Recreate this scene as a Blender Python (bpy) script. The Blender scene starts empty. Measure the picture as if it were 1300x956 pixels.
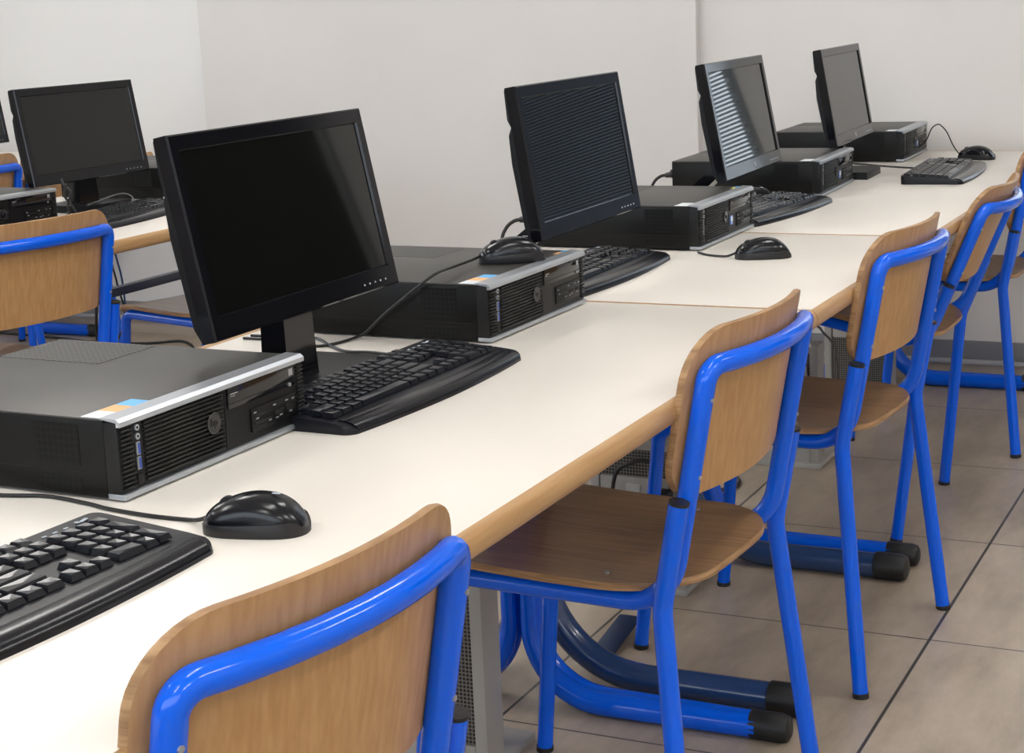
import bpy, bmesh, math, random
from math import sin, cos, pi, radians
from mathutils import Vector, Matrix
random.seed(7)
C = bpy.context.scene.collection
# ------------------------------------------------------------------ materials
def new_mat(name):
    m = bpy.data.materials.new(name); m.use_nodes = True
    return m, m.node_tree, m.node_tree.nodes['Principled BSDF']
def plain(name, col, rough=.5, metal=0, ior=1.5, coat=0, bump=0, bscale=200, spec=None):
    m, t, b = new_mat(name)
    b.inputs['Base Color'].default_value = (*col, 1); b.inputs['Roughness'].default_value = rough
    b.inputs['Metallic'].default_value = metal; b.inputs['IOR'].default_value = ior
    b.inputs['Coat Weight'].default_value = coat
    if spec is not None: b.inputs['Specular IOR Level'].default_value = spec
    if bump:
        tc = t.nodes.new('ShaderNodeTexCoord'); n = t.nodes.new('ShaderNodeTexNoise'); bp = t.nodes.new('ShaderNodeBump')
        n.inputs['Scale'].default_value = bscale; n.inputs['Detail'].default_value = 3
        bp.inputs['Strength'].default_value = bump; bp.inputs['Distance'].default_value = .001
        t.links.new(tc.outputs['Object'], n.inputs['Vector']); t.links.new(n.outputs['Fac'], bp.inputs['Height'])
        t.links.new(bp.outputs['Normal'], b.inputs['Normal'])
    return m
def noisy(name, c1, c2, scale=(1,1,1), nscale=5, rough=.5, detail=4, bump=0, rmix=None, lo=.35, hi=.65, coat=0):
    m, t, b = new_mat(name)
    tc = t.nodes.new('ShaderNodeTexCoord'); mp = t.nodes.new('ShaderNodeMapping'); n = t.nodes.new('ShaderNodeTexNoise')
    r = t.nodes.new('ShaderNodeValToRGB')
    mp.inputs['Scale'].default_value = scale; n.inputs['Scale'].default_value = nscale; n.inputs['Detail'].default_value = detail
    r.color_ramp.elements[0].position = lo; r.color_ramp.elements[1].position = hi
    r.color_ramp.elements[0].color = (*c1, 1); r.color_ramp.elements[1].color = (*c2, 1)
    t.links.new(tc.outputs['Object'], mp.inputs['Vector']); t.links.new(mp.outputs[0], n.inputs['Vector'])
    t.links.new(n.outputs['Fac'], r.inputs['Fac']); t.links.new(r.outputs['Color'], b.inputs['Base Color'])
    b.inputs['Roughness'].default_value = rough; b.inputs['Coat Weight'].default_value = coat
    if bump:
        bp = t.nodes.new('ShaderNodeBump'); bp.inputs['Strength'].default_value = bump; bp.inputs['Distance'].default_value = .001
        t.links.new(n.outputs['Fac'], bp.inputs['Height']); t.links.new(bp.outputs['Normal'], b.inputs['Normal'])
    return m
def perforated(name, c_hole, c_metal, pitch, r, rough=.45, metal=.3, axes='XZ'):
    m, t, b = new_mat(name)
    tc = t.nodes.new('ShaderNodeTexCoord'); sep = t.nodes.new('ShaderNodeSeparateXYZ')
    t.links.new(tc.outputs['Object'], sep.inputs[0])
    def math(op, a, v=None):
        n = t.nodes.new('ShaderNodeMath'); n.operation = op
        for i, x in enumerate((a, v)):
            if x is None: continue
            if isinstance(x, (int, float)): n.inputs[i].default_value = x
            else: t.links.new(x, n.inputs[i])
        return n.outputs[0]
    d = []
    for ax in axes:
        u = math('DIVIDE', sep.outputs[ax], pitch); u = math('FRACT', math('ADD', u, 1000.0)); u = math('SUBTRACT', u, .5)
        d.append(math('MULTIPLY', u, u))
    s = math('SQRT', math('ADD', d[0], d[1])); k = math('GREATER_THAN', s, r)
    mx = t.nodes.new('ShaderNodeMix'); mx.data_type = 'RGBA'
    t.links.new(k, mx.inputs[0]); mx.inputs[6].default_value = (*c_hole, 1); mx.inputs[7].default_value = (*c_metal, 1)
    t.links.new(mx.outputs[2], b.inputs['Base Color']); b.inputs['Roughness'].default_value = rough; b.inputs['Metallic'].default_value = metal; b.inputs['Specular IOR Level'].default_value = .3
    return m
M = {}
M['blue'] = plain('blue powder coated steel', (.0003, .112, .80), .13, ior=1.45)
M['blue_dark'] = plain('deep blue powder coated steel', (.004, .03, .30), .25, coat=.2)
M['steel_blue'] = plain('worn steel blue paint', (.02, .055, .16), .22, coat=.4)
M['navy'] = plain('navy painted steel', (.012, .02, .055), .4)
M['black_cap'] = plain('black rubber cap', (.012, .012, .013), .5)
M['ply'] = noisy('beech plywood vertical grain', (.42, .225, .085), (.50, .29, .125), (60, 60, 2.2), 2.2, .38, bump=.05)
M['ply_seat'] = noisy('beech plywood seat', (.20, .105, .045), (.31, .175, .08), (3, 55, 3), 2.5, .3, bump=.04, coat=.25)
M['ply_edge'] = noisy('plywood edge layers', (.25, .13, .055), (.45, .27, .13), (3, 3, 30), 5, .5)
M['beech_trim'] = noisy('solid beech edge', (.40, .225, .09), (.49, .30, .135), (90, 4, 60), 1.5, .42)
M['laminate'] = noisy('off white laminate', (.725, .685, .63), (.755, .715, .66), (1, 1, 1), 3, .33)
M['wall'] = noisy('painted wall', (.65, .63, .61), (.69, .67, .65), (1, 1, 1), 1.2, .85, bump=.08)
M['wall_daylit'] = noisy('painted wall daylit tone', (.73, .725, .715), (.76, .755, .745), (1, 1, 1), 1.0, .7, bump=.05)  # paler than the other walls: daylight from the left is put into the colour
M['ceiling'] = plain('ceiling white', (.75, .75, .74), .9)
M['grey_skirt'] = plain('grey plastic skirting', (.22, .22, .235), .5)
M['light_ledge'] = plain('light grey ledge', (.42, .42, .43), .45)
M['tile_skirt'] = noisy('beige tile skirting', (.40, .34, .28), (.47, .40, .33), (1, 1, 1), 6, .5)
M['black'] = plain('black plastic', (.004, .004, .005), .38, ior=1.33)
M['black_gloss'] = plain('black glossy plastic', (.006, .006, .008), .09)
M['bezel'] = plain('monitor bezel gloss black', (.004, .004, .006), .10, ior=1.38)
M['screen'] = plain('switched off glossy screen', (.003, .0032, .003), .035, ior=1.47)
M['case'] = plain('black painted steel case', (.005, .0045, .004), .35, ior=1.3, bump=.02, bscale=900)
M['box_dark'] = plain('dark grey plastic', (.05, .05, .05), .35)
M['case_top'] = plain('black steel lid with grey sheen', (.035, .033, .031), .42, bump=.03, bscale=900)  # light mirrored by the black lid is put into this grey
M['rib'] = plain('black ribbed plastic', (.008, .008, .008), .4, ior=1.35)
M['deep'] = plain('deep black recess', (.002, .002, .002), .8)
M['silver'] = plain('brushed silver', (.44, .47, .51), .32, metal=.7)
M['silver_dull'] = plain('dull silver', (.35, .36, .37), .4, metal=.5)
M['usb'] = plain('blue socket tongue', (.02, .06, .35), .4)
M['white_sticker'] = plain('white sticker', (.72, .76, .80), .4)
M['blue_sticker'] = plain('light blue sticker', (.10, .42, .80), .4)
M['orange_sticker'] = plain('orange sticker', (.80, .42, .16), .4)
M['yellow_sticker'] = plain('yellow sticker', (.75, .72, .12), .4)
M['badge'] = plain('blue white badge', (.16, .26, .60), .3)
M['vent'] = perforated('lid vent holes', (.004, .004, .004), (.10, .098, .094), .0085, .36, axes='XY')
M['side_vent'] = perforated('side vent holes', (.001, .001, .001), (.007, .0065, .006), .0075, .44, axes='XZ')
M['keys'] = plain('keyboard keys', (.006, .007, .011), .22, ior=1.45)
M['kb'] = plain('keyboard shell', (.005, .0055, .009), .36, ior=1.38)
M['kb_lip'] = plain('keyboard glossy front lip', (.005, .0055, .009), .22, ior=1.38)
M['mouse_top'] = plain('mouse shell', (.005, .0055, .008), .2, ior=1.42)
M['mouse_side'] = plain('mouse side', (.008, .008, .010), .45)
M['cable'] = plain('black cable', (.008, .008, .009), .45)
M['cable_blue'] = plain('blue network cable', (.01, .08, .22), .45)
M['cable_grey'] = plain('grey cable', (.10, .10, .10), .5)
M['mark'] = plain('pale printed mark', (.45, .5, .58), .4)
M['box_grey'] = plain('light grey painted metal', (.36, .35, .33), .45)
M['box_perf'] = perforated('perforated grey metal', (.02, .018, .016), (.17, .16, .15), .0065, .36, axes='XZ')
M['socket'] = plain('white plastic socket', (.45, .45, .43), .4)
M['frame_white'] = plain('white window frame', (.6, .6, .6), .4)
M['slat'] = plain('venetian blind slat', (.34, .39, .43), .45)
M['slat_dark'] = plain('slate blue shutter slat', (.44, .53, .66), .45)
M['bracket'] = plain('dark blue bracket', (.01, .03, .09), .4)
def emit(name, col, s):
    m, t, b = new_mat(name)
    b.inputs['Base Color'].default_value = (.8, .8, .8, 1)
    b.inputs['Emission Color'].default_value = (*col, 1); b.inputs['Emission Strength'].default_value = s
    return m
M['lamp'] = emit('fluorescent diffuser', (1, .97, .93), 18)
def glass():
    m, t, b = new_mat('window glass'); o = t.nodes['Material Output']
    g = t.nodes.new('ShaderNodeBsdfGlossy'); g.inputs['Roughness'].default_value = .02
    tr = t.nodes.new('ShaderNodeBsdfTransparent'); mx = t.nodes.new('ShaderNodeMixShader'); f = t.nodes.new('ShaderNodeFresnel')
    t.links.new(f.outputs[0], mx.inputs[0]); t.links.new(tr.outputs[0], mx.inputs[1]); t.links.new(g.outputs[0], mx.inputs[2])
    t.links.new(mx.outputs[0], o.inputs['Surface']); return m
M['glass'] = glass()
def floor_mat():
    m, t, b = new_mat('beige stone floor tiles')
    tc = t.nodes.new('ShaderNodeTexCoord'); sep = t.nodes.new('ShaderNodeSeparateXYZ'); t.links.new(tc.outputs['Object'], sep.inputs[0])
    def math(op, a, v=None):
        n = t.nodes.new('ShaderNodeMath'); n.operation = op
        for i, x in enumerate((a, v)):
            if x is None: continue
            if isinstance(x, (int, float)): n.inputs[i].default_value = x
            else: t.links.new(x, n.inputs[i])
        return n.outputs[0]
    def line(axis, off, size, w):
        u = math('FRACT', math('DIVIDE', math('ADD', sep.outputs[axis], -off + size*100), size))
        d = math('ABSOLUTE', math('SUBTRACT', u, .5))
        return math('GREATER_THAN', d, .5 - w/size/2), math('FLOOR', math('DIVIDE', math('ADD', sep.outputs[axis], -off + size*100), size))
    lx, ix = line('X', -.647, .596, .006); ly, iy = line('Y', 2.996, .596, .0042)
    g = math('MAXIMUM', lx, ly)
    mp = t.nodes.new('ShaderNodeMapping'); mp.inputs['Scale'].default_value = (5, 1.6, 1); t.links.new(tc.outputs['Object'], mp.inputs[0])
    n = t.nodes.new('ShaderNodeTexNoise'); n.inputs['Scale'].default_value = 2.2; n.inputs['Detail'].default_value = 8; n.inputs['Roughness'].default_value = .65
    t.links.new(mp.outputs[0], n.inputs['Vector'])
    cmb = t.nodes.new('ShaderNodeCombineXYZ'); t.links.new(ix, cmb.inputs[0]); t.links.new(iy, cmb.inputs[1])
    wn = t.nodes.new('ShaderNodeTexWhiteNoise'); t.links.new(cmb.outputs[0], wn.inputs['Vector'])
    f = math('ADD', n.outputs['Fac'], math('MULTIPLY', math('SUBTRACT', wn.outputs['Value'], .5), .10))
    r = t.nodes.new('ShaderNodeValToRGB'); r.color_ramp.elements[0].position = .33; r.color_ramp.elements[1].position = .7
    r.color_ramp.elements[0].color = (.31, .25, .19, 1); r.color_ramp.elements[1].color = (.49, .41, .32, 1)
    t.links.new(f, r.inputs['Fac'])
    mx = t.nodes.new('ShaderNodeMix'); mx.data_type = 'RGBA'; t.links.new(g, mx.inputs[0])
    t.links.new(r.outputs['Color'], mx.inputs[6]); mx.inputs[7].default_value = (.05, .043, .036, 1)
    t.links.new(mx.outputs[2], b.inputs['Base Color']); b.inputs['Roughness'].default_value = .38
    return m
M['floor'] = floor_mat()
# ------------------------------------------------------------------ mesh helpers
class MB:
    def __init__(s): s.v = []; s.f = []; s.mi = []
    def add(s, vs, fs, mi=0):
        k = len(s.v); s.v += [tuple(p) for p in vs]; s.f += [tuple(i+k for i in f) for f in fs]; s.mi += [mi]*len(fs); return s
    def box(s, c, d, bevel=0, rot=None, mi=0, seg=2):
        bm = bmesh.new(); bmesh.ops.create_cube(bm, size=1)
        for v in bm.verts: v.co = Vector((v.co.x*d[0], v.co.y*d[1], v.co.z*d[2]))
        if bevel: bmesh.ops.bevel(bm, geom=bm.edges[:], offset=bevel, segments=seg, affect='EDGES', profile=.6)
        R = rot if rot is not None else Matrix.Identity(3)
        bm.verts.index_update()
        s.add([R @ v.co + Vector(c) for v in bm.verts], [[v.index for v in f.verts] for f in bm.faces], mi); bm.free(); return s
    def b2(s, x0, x1, y0, y1, z0, z1, bevel=0, mi=0, seg=2):
        return s.box(((x0+x1)/2, (y0+y1)/2, (z0+z1)/2), (abs(x1-x0), abs(y1-y0), abs(z1-z0)), bevel, None, mi, seg)
    def tube(s, pts, r, n=12, mi=0, cap=True):
        P = [Vector(p) for p in pts]
        R = r if isinstance(r, (list, tuple)) else [r]*len(P)
        T = []
        for i in range(len(P)):
            a = P[max(i-1, 0)]; b = P[min(i+1, len(P)-1)]; T.append((b-a).normalized())
        up = Vector((0, 0, 1)) if abs(T[0].z) < .9 else Vector((1, 0, 0))
        N = (up - T[0]*up.dot(T[0])).normalized(); vs = []
        for i, p in enumerate(P):
            N = (N - T[i]*N.dot(T[i])).normalized(); B = T[i].cross(N)
            for k in range(n):
                a = 2*pi*k/n; vs.append(p + (N*cos(a) + B*sin(a))*R[i])
        fs = [(i*n+k, i*n+(k+1) % n, (i+1)*n+(k+1) % n, (i+1)*n+k) for i in range(len(P)-1) for k in range(n)]
        if cap: fs += [tuple(range(n))[::-1], tuple((len(P)-1)*n+k for k in range(n))]
        return s.add(vs, fs, mi)
    def cyl(s, a, b, r, n=16, mi=0): return s.tube([a, b], r, n, mi)
    def build(s, name, mats, parent=None, smooth=40):
        me = bpy.data.meshes.new(name); me.from_pydata(s.v, [], s.f)
        if not isinstance(mats, (list, tuple)): mats = [mats]
        for m in mats: me.materials.append(m)
        me.polygons.foreach_set('material_index', s.mi)
        bm = bmesh.new(); bm.from_mesh(me); bmesh.ops.recalc_face_normals(bm, faces=bm.faces); bm.to_mesh(me); bm.free()
        if smooth:
            me.shade_smooth(); me.set_sharp_from_angle(angle=radians(smooth))
        o = bpy.data.objects.new(name, me); C.objects.link(o)
        if parent is not None: o.parent = parent
        return o
def fillet(pts, rad, seg=8):
    P = [Vector(p) for p in pts]; out = [P[0]]
    for i in range(1, len(P)-1):
        r = rad[i-1] if isinstance(rad, (list, tuple)) else rad
        a = (P[i-1]-P[i]); b = (P[i+1]-P[i]); la, lb = a.length, b.length; a.normalize(); b.normalize()
        ang = a.angle(b); d = min(r/math.tan(ang/2) if ang < 3.13 else 0, la*.49, lb*.49)
        if d < 1e-5: out.append(P[i]); continue
        A = P[i]+a*d; B = P[i]+b*d
        rr = d*math.tan(ang/2); cdir = (a+b).normalized(); cen = P[i]+cdir*(rr/sin(ang/2))
        u = (A-cen); w = (B-cen); tot = u.angle(w)
        for k in range(seg+1):
            t = k/seg; out.append(cen + (u*sin((1-t)*tot) + w*sin(t*tot))/sin(tot))
    out.append(P[-1]); return out
def spline(pts, n=10):
    P = [Vector(p) for p in pts]; P = [P[0]*2-P[1]] + P + [P[-1]*2-P[-2]]; out = []
    for i in range(1, len(P)-2):
        for k in range(n):
            t = k/n; a, b, c, d = P[i-1:i+3]
            out.append(.5*((2*b) + (c-a)*t + (2*a-5*b+4*c-d)*t*t + (3*b-a-3*c+d)*t**3))
    out.append(P[-2]); return out
def rrect(x0, x1, y0, y1, r, seg=8):
    """rounded rectangle outline; r = one radius or (x0y0, x1y0, x1y1, x0y1)"""
    if not isinstance(r, (list, tuple)): r = [r]*4
    out = []
    for (cx, cy, sx, sy, a0), q in zip(((x0, y0, 1, 1, pi), (x1, y0, -1, 1, 1.5*pi), (x1, y1, -1, -1, 0), (x0, y1, 1, -1, .5*pi)), r):
        for k in range(seg+1):
            a = a0 + k/seg*pi/2; out.append((cx+sx*q+cos(a)*q, cy+sy*q+sin(a)*q))
    return out
def subdiv(o, step):
    out = []
    for i in range(len(o)):
        a, b = o[i], o[(i+1) % len(o)]; L = math.hypot(b[0]-a[0], b[1]-a[1]); n = max(1, int(L/step))
        for k in range(n): out.append((a[0]+(b[0]-a[0])*k/n, a[1]+(b[1]-a[1])*k/n))
    return out
def plate(mb, outline, fn, t0, t1, rings=7, mi=0, mi_edge=None, ebev=.0):
    """plate between fn(a,b,t0) and fn(a,b,t1), cut to a convex outline"""
    n = len(outline); cx = sum(p[0] for p in outline)/n; cy = sum(p[1] for p in outline)/n
    vs = []; fs = []; fe = []
    for t in (t0, t1):
        for r in range(rings):
            k = 1 - r/rings
            for (a, b) in outline: vs.append(fn(cx+(a-cx)*k, cy+(b-cy)*k, t))
        vs.append(fn(cx, cy, t))
    S = n*rings+1
    for s_ in (0, 1):
        o = s_*S
        for r in range(rings-1):
            for i in range(n):
                j = (i+1) % n; fs.append((o+r*n+i, o+r*n+j, o+(r+1)*n+j, o+(r+1)*n+i))
        for i in range(n): fs.append((o+(rings-1)*n+i, o+(rings-1)*n+(i+1) % n, o+S-1))
    if ebev:
        k2 = len(vs); m_ = (t0+t1)/2
        for (a, b) in outline:
            L = math.hypot(a-cx, b-cy); q = 1+ebev/L; vs.append(fn(cx+(a-cx)*q, cy+(b-cy)*q, m_))
        for i in range(n):
            j = (i+1) % n; fe.append((i, j, k2+j, k2+i)); fe.append((k2+i, k2+j, S+j, S+i))
    else: fe = [(i, (i+1) % n, S+(i+1) % n, S+i) for i in range(n)]
    k = len(mb.v); mb.add(vs, fs, mi); mb.f += [tuple(i+k for i in f) for f in fe]; mb.mi += [mi if mi_edge is None else mi_edge]*len(fe)
    return mb
def text_mesh(txt, size, name, mat, parent, M4, ext=.0002):
    cu = bpy.data.curves.new('t', 'FONT'); cu.body = txt; cu.size = size; cu.extrude = ext; cu.align_x = 'CENTER'; cu.align_y = 'CENTER'; cu.resolution_u = 2
    o = bpy.data.objects.new('t', cu); C.objects.link(o); bpy.context.view_layer.update()
    me = bpy.data.meshes.new_from_object(o.evaluated_get(bpy.context.evaluated_depsgraph_get()))
    bpy.data.objects.remove(o); me.transform(M4); me.materials.clear(); me.materials.append(mat)
    r = bpy.data.objects.new(name, me); C.objects.link(r); r.parent = parent; return r
def thing(name, label, cat, loc=(0, 0, 0), rz=0, group=None):
    o = bpy.data.objects.new(name, None); C.objects.link(o); o.empty_display_size = .1
    o.location = loc; o.rotation_euler = (0, 0, rz); o['label'] = label; o['category'] = cat
    if group: o['group'] = group
    return o
def tag(o, label, cat, group=None, kind=None):
    if label: o['label'] = label
    if cat: o['category'] = cat
    if group: o['group'] = group
    if kind: o['kind'] = kind
    return o
def relabel(r, label, group=None):
    r['label'] = label
    if group: r['group'] = group
def copy_tree(o, parent=None):
    c = o.copy(); C.objects.link(c)
    if parent is not None: c.parent = parent
    for ch in list(o.children): copy_tree(ch, c)
    return c
def to_local(root, pts):
    Mi = (Matrix.Translation(root.location) @ root.rotation_euler.to_matrix().to_4x4()).inverted()
    return [Mi @ Vector(p) for p in pts]
def wire(root, name, pts, r=.0022, mat=None, n=8, smooth=8):
    p = spline(to_local(root, pts), smooth); return MB().tube(p, r, n).build(name, mat or M['cable'], root)
TZ = .70      # desk top height
# ------------------------------------------------------------------ room
def struct(o): o['kind'] = 'structure'; return o
X0, X1, Y0, Y1, ZC = -6.6, 2.7, -2.6, 5.15, 2.75
struct(MB().b2(X0-.1, X1+.1, Y0-.1, Y1+.1, -.1, 0).build('floor', M['floor'], smooth=0))
struct(MB().b2(X0-.1, X1+.1, Y0-.1, Y1+.1, ZC, ZC+.1).build('ceiling', M['ceiling'], smooth=0))
# wall with the blind window, beyond the end of the desks
WX0, WX1, WZ0, WZ1 = -.79, .42, .70, 2.2
w = MB(); w.b2(-2.5, WX0, Y1, Y1+.12, 0, ZC); w.b2(WX1, X1, Y1, Y1+.12, 0, ZC); w.b2(WX0, WX1, Y1, Y1+.12, 0, WZ0); w.b2(WX0, WX1, Y1, Y1+.12, WZ1, ZC)
struct(w.build('wall_back', M['wall'], smooth=0))
struct(MB().b2(X0, -2.5, Y1, Y1+.12, 0, ZC).build('wall_back_left', M['wall_daylit'], smooth=0))
struct(MB().b2(-3.73, -1.84, Y1-.035, Y1+.001, 0, ZC, .004).build('wall_pilaster', M['wall'], smooth=0))
LW = (1.4, 4.3, .95, 2.3)
w = MB(); w.b2(X0-.12, X0, Y0, LW[0], 0, ZC); w.b2(X0-.12, X0, LW[1], Y1, 0, ZC); w.b2(X0-.12, X0, LW[0], LW[1], 0, LW[2]); w.b2(X0-.12, X0, LW[0], LW[1], LW[3], ZC)
struct(w.build('wall_left', M['wall_daylit'], smooth=0))
struct(MB().b2(X1, X1+.12, Y0, Y1, 0, ZC).build('wall_right', M['wall'], smooth=0))
FW = (-5.2, 2.2, .95, 2.45)
w = MB(); w.b2(X0, FW[0], Y0-.12, Y0, 0, ZC); w.b2(FW[1], X1, Y0-.12, Y0, 0, ZC); w.b2(FW[0], FW[1], Y0-.12, Y0, 0, FW[2]); w.b2(FW[0], FW[1], Y0-.12, Y0, FW[3], ZC)
struct(w.build('wall_front', M['wall'], smooth=0))
def window(name, x0, x1, z0, z1, y):
    f = MB(); q = .045
    f.b2(x0, x1, y-.01, y+.06, z0, z0+q, .004); f.b2(x0, x1, y-.01, y+.06, z1-q, z1, .004)
    f.b2(x0, x0+q, y-.01, y+.06, z0+q, z1-q, .004); f.b2(x1-q, x1, y-.01, y+.06, z0+q, z1-q, .004); f.b2(-.45, -.42, y, y+.05, z0+q, z1-q, .004)
    o = struct(f.build(name, M['frame_white'])); MB().b2(x0+q, x1-q, y+.028, y+.034, z0+q, z1-q).build('window_pane', M['glass'], o, smooth=0)
    MB().b2(x0-.03, x1+.03, y-.12, y-.0, z0-.03, z0-.002, .004).build('window_sill', M['frame_white'], o)
    return o
win = window('window_1', WX0, WX1, WZ0, WZ1, Y1+.04)
def blind(label, x0, x1, pitch, mat, fill=.92, backing=False):
    b = MB(); rm = Matrix.Rotation(radians(38), 3, 'X'); nz = int((WZ1-WZ0-.10)/pitch)
    for i in range(nz): b.box(((x0+x1)/2, Y1-.018, WZ0+.055+i*pitch), (x1-x0-.006, pitch*fill, .0012), 0, rm)
    bl = thing('venetian_blind', label, 'blind', ((x0+x1)/2, Y1-.02, WZ0))
    o = b.build('slats', mat, bl, smooth=0)
    if backing: MB().b2(-(x1-x0)/2, (x1-x0)/2, .012, .015, .03, WZ1-WZ0-.02).build('light_block_sheet', M['deep'], bl, smooth=0)  # added dark sheet, blocks the sky so gaps between slats stay black
    o2 = MB().b2(x0, x1, Y1-.032, Y1-.006, WZ1-.04, WZ1-.008, .003).build('head_rail', M['frame_white'], bl)
    o3 = MB().b2(x0, x1, Y1-.028, Y1-.008, WZ0+.022, WZ0+.037, .003).build('bottom_rail', M['frame_white'], bl)
    for q_ in (o, o2, o3): q_.data.transform(Matrix.Translation(-bl.location))
blind('pale venetian blind, seen only as stripes mirrored in the third front row monitor', WX0+.01, -.44, .0132, M['slat'])
blind('fine slate blue blind, seen only as stripes mirrored all over the second monitor', -.43, WX1-.01, .0105, M['slat_dark'], .74, True)
f = MB(); q = .05; y0, y1, z0, z1 = LW; x = X0-.06  # unseen window, added to bring daylight onto the left of the end wall
for a in ((y0, y1, z0, z0+q), (y0, y1, z1-q, z1), (y0, y0+q, z0+q, z1-q), (y1-q, y1, z0+q, z1-q), ((y0+y1)/2-.03, (y0+y1)/2+.03, z0+q, z1-q)): f.b2(x-.03, x+.03, *a, .004)
o = struct(f.build('fill_window_left', M['frame_white'])); MB().b2(x-.003, x+.003, y0+q, y1-q, z0+q, z1-q).build('window_pane', M['glass'], o, smooth=0)
win3 = MB()  # unseen window behind the camera, added to brighten the end wall
for k in range(6):
    xx = FW[0]+(FW[1]-FW[0]-.06)*k/5; win3.b2(xx, xx+.06, Y0-.09, Y0-.03, FW[2], FW[3], .004)
win3.b2(FW[0], FW[1], Y0-.09, Y0-.03, FW[2]-.001, FW[2]+.05, .004); win3.b2(FW[0], FW[1], Y0-.09, Y0-.03, FW[3]-.05, FW[3]+.001, .004)
win3 = struct(win3.build('fill_window_front', M['frame_white'])); MB().b2(FW[0]+.03, FW[1]-.03, Y0-.063, Y0-.057, FW[2]+.03, FW[3]-.03).build('window_pane', M['glass'], win3, smooth=0)
# added dark board on the end wall, darkens the reflection in the nearest monitor
bb = thing('reflection_darkener', 'unseen dark board added beyond the blind window to darken the nearest monitor', 'board', (.78, Y1, .85))
MB().b2(0, 1.80, -.022, -.002, 0, 1.15, .002).build('board_face', plain('dark board', (.012, .013, .012), .6), bb)
g = MB(); g.b2(-.03, 1.83, -.032, -.001, -.03, 0, .003); g.b2(-.03, 1.83, -.032, -.001, 1.15, 1.18, .003); g.b2(-.03, 0, -.032, -.001, 0, 1.15, .003); g.b2(1.80, 1.83, -.032, -.001, 0, 1.15, .003)
g.build('board_frame', M['silver_dull'], bb)
# skirting: grey strip with a light ledge over beige tile
def skirting(name, x0, x1, y):
    o = struct(MB().b2(x0, x1, y-.012, y+.001, .066, .122, .002).build(name, M['grey_skirt']))
    MB().b2(x0, x1, y-.024, y-.0, .052, .066, .004).build('skirting_ledge', M['light_ledge'], o)
    MB().b2(x0, x1, y-.010, y+.001, 0, .052, .001).build('tile_skirting', M['tile_skirt'], o)
skirting('baseboard_back', -1.84, X1, Y1); skirting('baseboard_left', X0, -3.73, Y1); skirting('baseboard_pilaster', -3.73, -1.84, Y1-.035)
# ceiling lamps
lampn = 0
proto_l = None
for (lx, ly) in ((-5.0, .6), (-5.0, 3.2), (-2.9, .6), (-2.9, 3.2), (-.6, -1.2), (-.6, 1.0), (-.6, 3.2), (1.5, -1.2), (1.5, 1.0), (1.5, 3.2)):
    if proto_l is None:
        L = thing('ceiling_light', 'twin fluorescent ceiling light above the desks', 'ceiling light', group='ceiling lights')
        MB().b2(-.16, .16, -.62, .62, -.05, 0, .005).build('housing', M['frame_white'], L)
        for sx in (-1, 1): MB().b2(sx*.075-.04, sx*.075+.04, -.58, .58, -.115, -.05, .01).build('diffuser', M['lamp'], L, smooth=0)
        proto_l = L
    else: L = copy_tree(proto_l)
    L.location = (lx, ly, ZC)
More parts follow.
